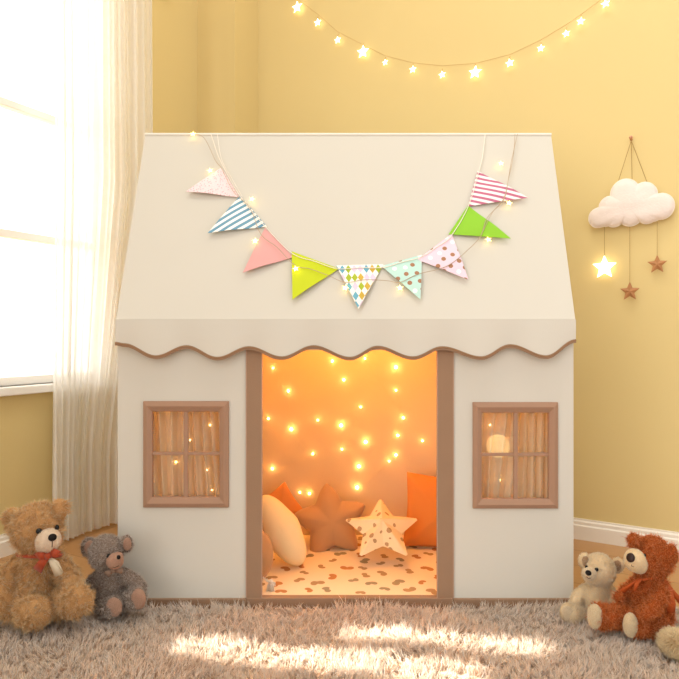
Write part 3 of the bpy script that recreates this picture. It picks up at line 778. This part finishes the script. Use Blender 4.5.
# ------------------------------------------------------------------ teddy bears
class Bear:
    def __init__(s, name, label, crop, k, Z0, base):
        s.crop, s.k, s.Z0 = crop, k, Z0
        s.sc = Z0/F/k
        b = s.P(*base, 0); b.z = .03; s.root = thing(name, label, 'teddy bear', b, 'teddy bears on the rug'); s.prims = []
    def P(s, x, y, d):
        return at(s.crop[0]+x/s.k, s.crop[1]+y/s.k, s.Z0+d*s.sc)
    def e(s, x, y, d, rx, ry, rd, roll=0):
        c = s.P(x, y, d); q = c.y/F/s.k; M = Matrix.Rotation(-roll, 3, 'Y'); rx *= .92
        return ellip(c, rx*q, rd*q, ry*q, M, 24, 16)
    def c(s, *pts):
        """limb: chain of overlapping spheres"""
        out = []
        for (a, b) in zip(pts, pts[1:]):
            for i in range(8):
                u = i/7; x, y, d, r = [a[j]*(1-u)+b[j]*u for j in range(4)]; out.append(s.e(x, y, d, r, r, r))
        return merge(*out)
    def body(s, m, fl, count, width, curl, droop, clear=(), freq=45, amp=.9, curls=0):
        vf = remesh(merge(*s.prims), s.sc*4.5, 4)
        s.bvh = BVHTree.FromPolygons(vf[0], vf[1])
        P, Nn = sample_surface(vf[0], vf[1], count)
        keep = (Nn[:, 1] < .75)
        for (x, y, r) in clear:
            px = (P[:, 0]/P[:, 1]*F+CX-s.crop[0])*s.k; py = (-(P[:, 2]-.72)/P[:, 1]*F+HY-s.crop[1])*s.k
            keep &= ~(((px-x)**2+(py-y)**2 < r*r) & (Nn[:, 1] < .3))
        keep &= P[:, 2] > .012
        P, Nn = P[keep], Nn[keep]
        n = len(P)
        sw = np.array([noise.noise_vector(V(p*freq)) for p in P])      # smooth swirls clump the plush
        D = Nn*1.0+sw*amp+rng.normal(size=(n, 3))*.25+np.array([0, 0, -droop])
        D /= np.linalg.norm(D, axis=1)[:, None]
        lf = .7+.6*rng.random(n)
        if curls: lf *= np.clip(.75+1.6*np.array([noise.noise(V(p*curls)) for p in P]), .25, 1.7)
        dots = (D*Nn).sum(1); D[dots < .15] = Nn[dots < .15]
        st = strands(P, Nn*.75+D*.5, D, fl*lf, np.full(n, width), curl, None)
        s.bo = fur_object('body', vf, st, m, s.root, s.root.location)
    def hit(s, x, y):
        r = ray(s.crop[0]+x/s.k, s.crop[1]+y/s.k).normalized(); h = s.bvh.ray_cast(CAM, r); return (h[0], h[1]) if h[0] else (s.P(x, y, -60), V((0, -1, 0)))
    def part(s, name, vf, m, parent=None, label=None):
        o = obj(name, vf, m, parent or s.root, smooth=True)
        if label: o['label'] = label
        return o
    def dot(s, name, x, y, rx, ry, dep, m, bvh=None, out=.0, parent=None):
        if bvh:
            r = ray(s.crop[0]+x/s.k, s.crop[1]+y/s.k).normalized(); h = bvh.ray_cast(CAM, r); p, nn = (h[0], h[1]) if h[0] else s.hit(x, y)
        else: p, nn = s.hit(x, y)
        q = s.sc; M = nn.to_track_quat('Z', 'Y').to_matrix()
        return s.part(name, ellip(p+nn*out*q, rx*q, ry*q, dep*q, M, 20, 12), m, parent)
    def fuzz(s, name, prims, m, fl=.003, count=2500, wd=.0005):
        """smooth velvet part with a short nap"""
        vf = remesh(merge(*prims), s.sc*3.5, 3) if len(prims) > 1 else prims[0]
        P, Nn = sample_surface(vf[0], vf[1], count); n = len(P)
        D = Nn+rng.normal(size=(n, 3))*.5; D /= np.linalg.norm(D, axis=1)[:, None]
        return fur_object(name, vf[:2], strands(P, Nn, D, np.full(n, fl), np.full(n, wd), .1, None), m, s.root, s.root.location), BVHTree.FromPolygons(vf[0], vf[1])
    def ribbon(s, name, loops, m, w, dep=4, parent=None):
        """bow: each loop is a list of (x,y,d,halfwidth)"""
        out = []
        for L in loops:
            pts = [s.P(x, y, d) for x, y, d, _ in L]; vs, fs = [], []
            for i, (p, q) in enumerate(zip(pts, L)):
                t_ = (pts[min(i+1, len(pts)-1)]-pts[max(i-1, 0)]).normalized(); a = t_.cross(V((0, 1, 0))).normalized(); hw = q[3]*s.sc; th = dep*s.sc*.5
                vs += [p+a*hw-V((0, th, 0)), p-a*hw-V((0, th, 0)), p-a*hw+V((0, th, 0)), p+a*hw+V((0, th, 0))]
            for i in range(len(pts)-1):
                for j in range(4): fs.append((i*4+j, i*4+(j+1) % 4, i*4+4+(j+1) % 4, i*4+4+j))
            fs += [(0, 1, 2, 3), tuple(len(pts)*4-4+j for j in range(4))]; out.append((vs, fs))
        return s.part(name, merge(*out), m)

M_eye = mat('black_glossy_button', '0c0807', .25, spec=.4); M_nose = mat('black_velvet_nose', '120b0a', .6, spec=.2)
M_mouth = mat('brown_thread', '5a4032', .8)

# big golden-brown bear
b = Bear('teddy_bear', 'large golden brown furry bear with red bow and cream muzzle, sitting at far left', (0, 480), 4.244, 1.42, (180, 600))
b.prims = [b.e(158, 200, 5, 108, 100, 98, .08), b.e(185, 245, -20, 80, 62, 70), b.e(58, 166, 14, 46, 48, 26), b.e(252, 124, 14, 38, 44, 26),
           b.e(168, 390, 25, 88, 100, 80), b.e(160, 470, 25, 100, 105, 95), b.c((165, 290, 15, 66), (166, 330, 20, 76)),
           b.c((92, 352, 20, 46), (42, 420, 5, 50), (30, 500, -35, 50), (42, 545, -50, 42)), b.c((240, 350, 25, 42), (278, 390, 0, 42), (305, 435, -30, 38)),
           b.c((95, 520, 20, 66), (135, 555, -90, 62)), b.e(145, 562, -105, 86, 66, 50),
           b.c((225, 520, 20, 62), (300, 520, -60, 56)), b.e(322, 512, -85, 76, 66, 48, -.3)]
b.body(fur_mat('golden_brown_plush', 'd2a26c', 'ffe0ae', 'fff0d0', .12), .0095, 40000, .0005, .25, .25, clear=[(205, 255, 56), (165, 216, 17), (238, 202, 14)], freq=70, amp=1.7, curls=90)
mz, mb = b.fuzz('muzzle', [b.e(206, 256, -78, 52, 47, 46), b.e(200, 262, -60, 50, 46, 50)], fur_mat('cream_velvet', 'f0dcc4', 'fff4e6'))
b.dot('nose', 222, 244, 17, 15, 9, M_nose, mb, 2)
b.part('mouth', tube([b.P(222, 256, -127), b.P(222, 272, -126), b.P(221, 284, -122)], b.sc*1.6, 6), M_mouth)
b.dot('eye', 165, 216, 12, 12, 10, M_eye, None, 6); b.dot('eye', 236, 202, 9, 11, 9, M_eye, None, 8)
M_red = mat('red_satin_ribbon', 'a8401c', .5, sheen=.2); M_beig = mat('beige_ribbon', 'd8c8ae', .7)
b.part('collar', tube([b.P(165+92*math.sin(a)*1.0, 318+6*math.cos(a), 20-86*math.cos(a)) for a in np.linspace(-1.6, 1.6, 24)], b.sc*9, 8), M_red)
b.ribbon('bow', [[(208, 322, -92, 10), (230, 306, -100, 16), (244, 318, -98, 20)], [(208, 322, -92, 10), (178, 318, -98, 16), (160, 330, -92, 22)], [(204, 326, -95, 8), (178, 352, -96, 16), (158, 384, -88, 20)], [(198, 312, -100, 12), (206, 334, -100, 12)]], M_red, 10, 6)
b.ribbon('ribbon_tail', [[(208, 334, -90, 6), (228, 362, -92, 12), (250, 405, -84, 15)]], M_beig, 10, 5)
b.ribbon('ribbon_tail', [[(212, 330, -88, 4), (240, 350, -90, 8), (262, 395, -74, 7)]], M_beig, 10, 5)

# grey bear
b = Bear('teddy_bear', 'small grey brown curly bear with pinkish paws leaning on the tent corner', (0, 480), 4.244, 1.455, (490, 560))
b.prims = [b.e(450, 308, 5, 76, 74, 70, .08), b.e(378, 284, 14, 38, 42, 20, -.2), b.e(538, 270, 14, 27, 38, 20, .1), b.c((455, 370, 10, 42), (462, 400, 15, 48)),
           b.e(472, 440, 20, 62, 66, 55), b.e(475, 490, 20, 68, 62, 60), b.c((425, 408, 20, 32), (392, 436, 10, 30), (372, 470, 0, 26)),
           b.c((522, 402, 20, 30), (570, 430, 5, 30), (600, 458, -8, 24)), b.c((440, 530, 10, 42), (478, 538, -60, 42)), b.e(478, 536, -62, 44, 44, 22),
           b.c((530, 510, 10, 40), (582, 506, -45, 42)), b.e(584, 504, -48, 38, 48, 22)]
b.body(fur_mat('grey_boucle', '8e7c70', 'dccdc2', 'fff4ea', .25), .0032, 30000, .0004, .8, .0, clear=[(488, 345, 34), (461, 323, 10), (506, 310, 8)], freq=160, amp=1.2, curls=240)
M_pk = fur_mat('dusty_pink_velvet', 'cfa890', 'eac4ae')
mz, mb = b.fuzz('muzzle', [b.e(488, 344, -58, 38, 32, 28), b.e(500, 330, -64, 22, 22, 24)], M_pk, .002)
b.dot('nose', 503, 328, 8, 9, 5, M_nose, mb, 2)
b.part('mouth', tube([b.P(470, 366, -78), b.P(486, 372, -84), b.P(505, 364, -84)], b.sc*1.4, 6), M_mouth)
b.dot('eye', 461, 322, 9, 10, 8, M_eye, None, 5); b.dot('eye', 506, 309, 5, 6, 5, M_eye, None, 3)
b.fuzz('inner_ear', [b.e(383, 288, -6, 26, 30, 7)], M_pk, .002, 1200); b.fuzz('inner_ear', [b.e(540, 272, -3, 17, 26, 7)], M_pk, .002, 1200)
b.fuzz('paw_pad', [b.e(484, 540, -88, 36, 39, 12)], M_pk, .002, 2000); b.fuzz('paw_pad', [b.e(588, 505, -76, 32, 43, 12)], M_pk, .002, 2000)
M_gb = mat('taupe_ribbon', '8d7566', .8)
b.ribbon('bow', [[(482, 384, -48, 5), (462, 392, -54, 11), (452, 402, -50, 15)], [(482, 384, -48, 5), (505, 384, -52, 10), (520, 386, -46, 13)], [(478, 378, -56, 6), (484, 392, -56, 6)]], M_gb, 8, 6)

# cream bear
b = Bear('teddy_bear', 'small pale cream bear sitting behind the rust bear by the tent', (540, 510), 4.885, 1.455, (260, 540))
b.prims = [b.e(290, 292, 5, 78, 76, 72), b.e(265, 315, -20, 58, 45, 48), b.e(217, 246, 14, 30, 37, 16), b.e(378, 270, 14, 34, 36, 16), b.c((288, 350, 10, 46), (280, 390, 15, 54)),
           b.e(268, 430, 20, 72, 76, 62), b.e(262, 490, 20, 80, 58, 66), b.c((222, 395, 25, 30), (185, 425, 15, 30), (165, 470, -15, 26)),
           b.c((330, 392, 20, 34), (348, 430, 0, 32), (352, 470, -20, 28)), b.c((205, 505, 10, 44), (150, 508, -50, 44)), b.e(142, 506, -56, 44, 52, 26, .35),
           b.c((310, 520, 10, 42), (330, 540, -10, 38))]
M_crf = fur_mat('cream_plush', 'f2dcb4', 'fff6e2')
b.body(M_crf, .0036, 30000, .0004, .35, .15, clear=[(228, 280, 9), (277, 291, 10), (236, 308, 14)], freq=90, amp=1.1, curls=0)
mz, mb = b.fuzz('muzzle', [b.e(243, 312, -66, 34, 30, 22)], fur_mat('pale_cream_velvet', 'f0dcba', 'fff4e0'), .002, 1800)
b.dot('nose', 236, 308, 14, 13, 6, M_nose, mb, 2); b.dot('eye', 229, 280, 7, 8, 6, M_eye, None, 3); b.dot('eye', 277, 291, 9, 9, 7, M_eye, None, 3)
b.part('mouth', tube([b.P(226, 326, -85), b.P(236, 334, -87), b.P(250, 332, -86)], b.sc*1.4, 6), M_mouth)
b.fuzz('inner_ear', [b.e(222, 250, -1, 18, 24, 5)], fur_mat('tan_ear_velvet', 'c8a27c', 'e0c09a'), .0015, 900); b.fuzz('inner_ear', [b.e(376, 272, -1, 22, 25, 5)], bpy.data.materials['tan_ear_velvet'], .0015, 900)
b.fuzz('paw_pad', [b.e(136, 508, -80, 30, 40, 7, .35)], bpy.data.materials['pale_cream_velvet'], .0015, 1500)

# rust bear
b = Bear('teddy_bear', 'rust red curly bear with big cream muzzle looking left, at the right edge', (540, 510), 4.885, 1.37, (500, 560))
b.prims = [b.e(556, 228, 10, 88, 98, 84, .15), b.e(520, 255, -15, 70, 68, 65), b.e(458, 150, 5, 33, 38, 20, .3), b.e(636, 222, -62, 36, 56, 20, -.15), b.c((545, 310, 10, 60), (525, 350, 15, 62)),
           b.e(500, 400, 20, 74, 82, 60), b.e(505, 480, 25, 98, 84, 80), b.e(570, 500, 30, 80, 80, 70), b.c((588, 368, -20, 38), (582, 425, -62, 38), (545, 485, -100, 35), (505, 514, -112, 28)),
           b.c((440, 375, 30, 26), (405, 405, 20, 24), (385, 430, 10, 22)),
           b.c((450, 520, 0, 54), (330, 520, -40, 52)), b.e(292, 520, -48, 48, 62, 36, .1), b.c((580, 555, -10, 58), (490, 568, -70, 54)), b.e(462, 564, -80, 48, 62, 36, .1)]
b.body(fur_mat('rust_boucle', 'a84e1c', 'f09050', 'ffb07c', .2), .0048, 42000, .00055, .7, .0, clear=[(463, 248, 54), (512, 224, 12)], freq=120, amp=1.5, curls=150)
M_mzc = fur_mat('cream_muzzle_velvet', 'f0d8ae', 'fff6e0')
mz, mb = b.fuzz('muzzle', [b.e(463, 246, -52, 52, 54, 46), b.e(482, 262, -45, 42, 46, 44)], M_mzc, .002, 4000)
b.dot('nose', 443, 233, 20, 22, 9, mat('dark_brown_nose', '2e1710', .45), mb, 1)
b.dot('eye', 512, 224, 7, 10, 8, M_eye, None, 4)
b.part('mouth', tube([b.P(446, 268, -100), b.P(450, 276, -100), b.P(458, 278, -99)], b.sc*1.4, 6), M_mouth)
b.fuzz('paw_pad', [b.e(268, 520, -72, 38, 60, 18, .05)], M_mzc, .0018, 3000); b.fuzz('paw_pad', [b.e(442, 563, -106, 38, 60, 18, .05)], M_mzc, .0018, 3000)
M_rr = mat('rust_ribbon', 'b8521f', .6)
b.part('collar', tube([b.P(530+72*math.sin(a), 335-14*math.sin(a), 15-72*math.cos(a)) for a in np.linspace(-1.7, 1.7, 24)], b.sc*6, 8), M_rr)
b.ribbon('ribbon_tail', [[(495, 335, -60, 4), (470, 365, -64, 8), (462, 395, -62, 5)]], M_rr, 10, 6)
b.ribbon('ribbon_tail', [[(492, 335, -60, 4), (450, 362, -30, 8), (400, 400, -15, 10)]], M_rr, 10, 6)
b.ribbon('ribbon_tail', [[(610, 350, -45, 8), (632, 400, -52, 16), (642, 460, -56, 20), (640, 500, -52, 18)]], M_rr, 10, 6)
b.ribbon('ribbon_tail', [[(615, 350, -40, 6), (655, 410, -20, 12), (690, 450, -10, 14)]], M_rr, 10, 6)

# fluffy plush balls at the right edge
pb = at(676, 638, 1.27); pb.z = .050
vf = ellip(pb, .027, .027, .020, nu=24, nv=14); P_, N2 = sample_surface(*vf, 5000)
D_ = N2+rng.normal(size=P_.shape)*.25; D_ /= np.linalg.norm(D_, axis=1)[:, None]
o = fur_object('pompom', vf, strands(P_, N2, D_, np.full(len(P_), .013), np.full(len(P_), .0006), .2, None), fur_mat('straw_plush', 'f0d098', 'fff0cc'), None, tuple(pb))
tag(o, 'fluffy straw coloured plush ball on the rug beside the rust bear', 'pompom')
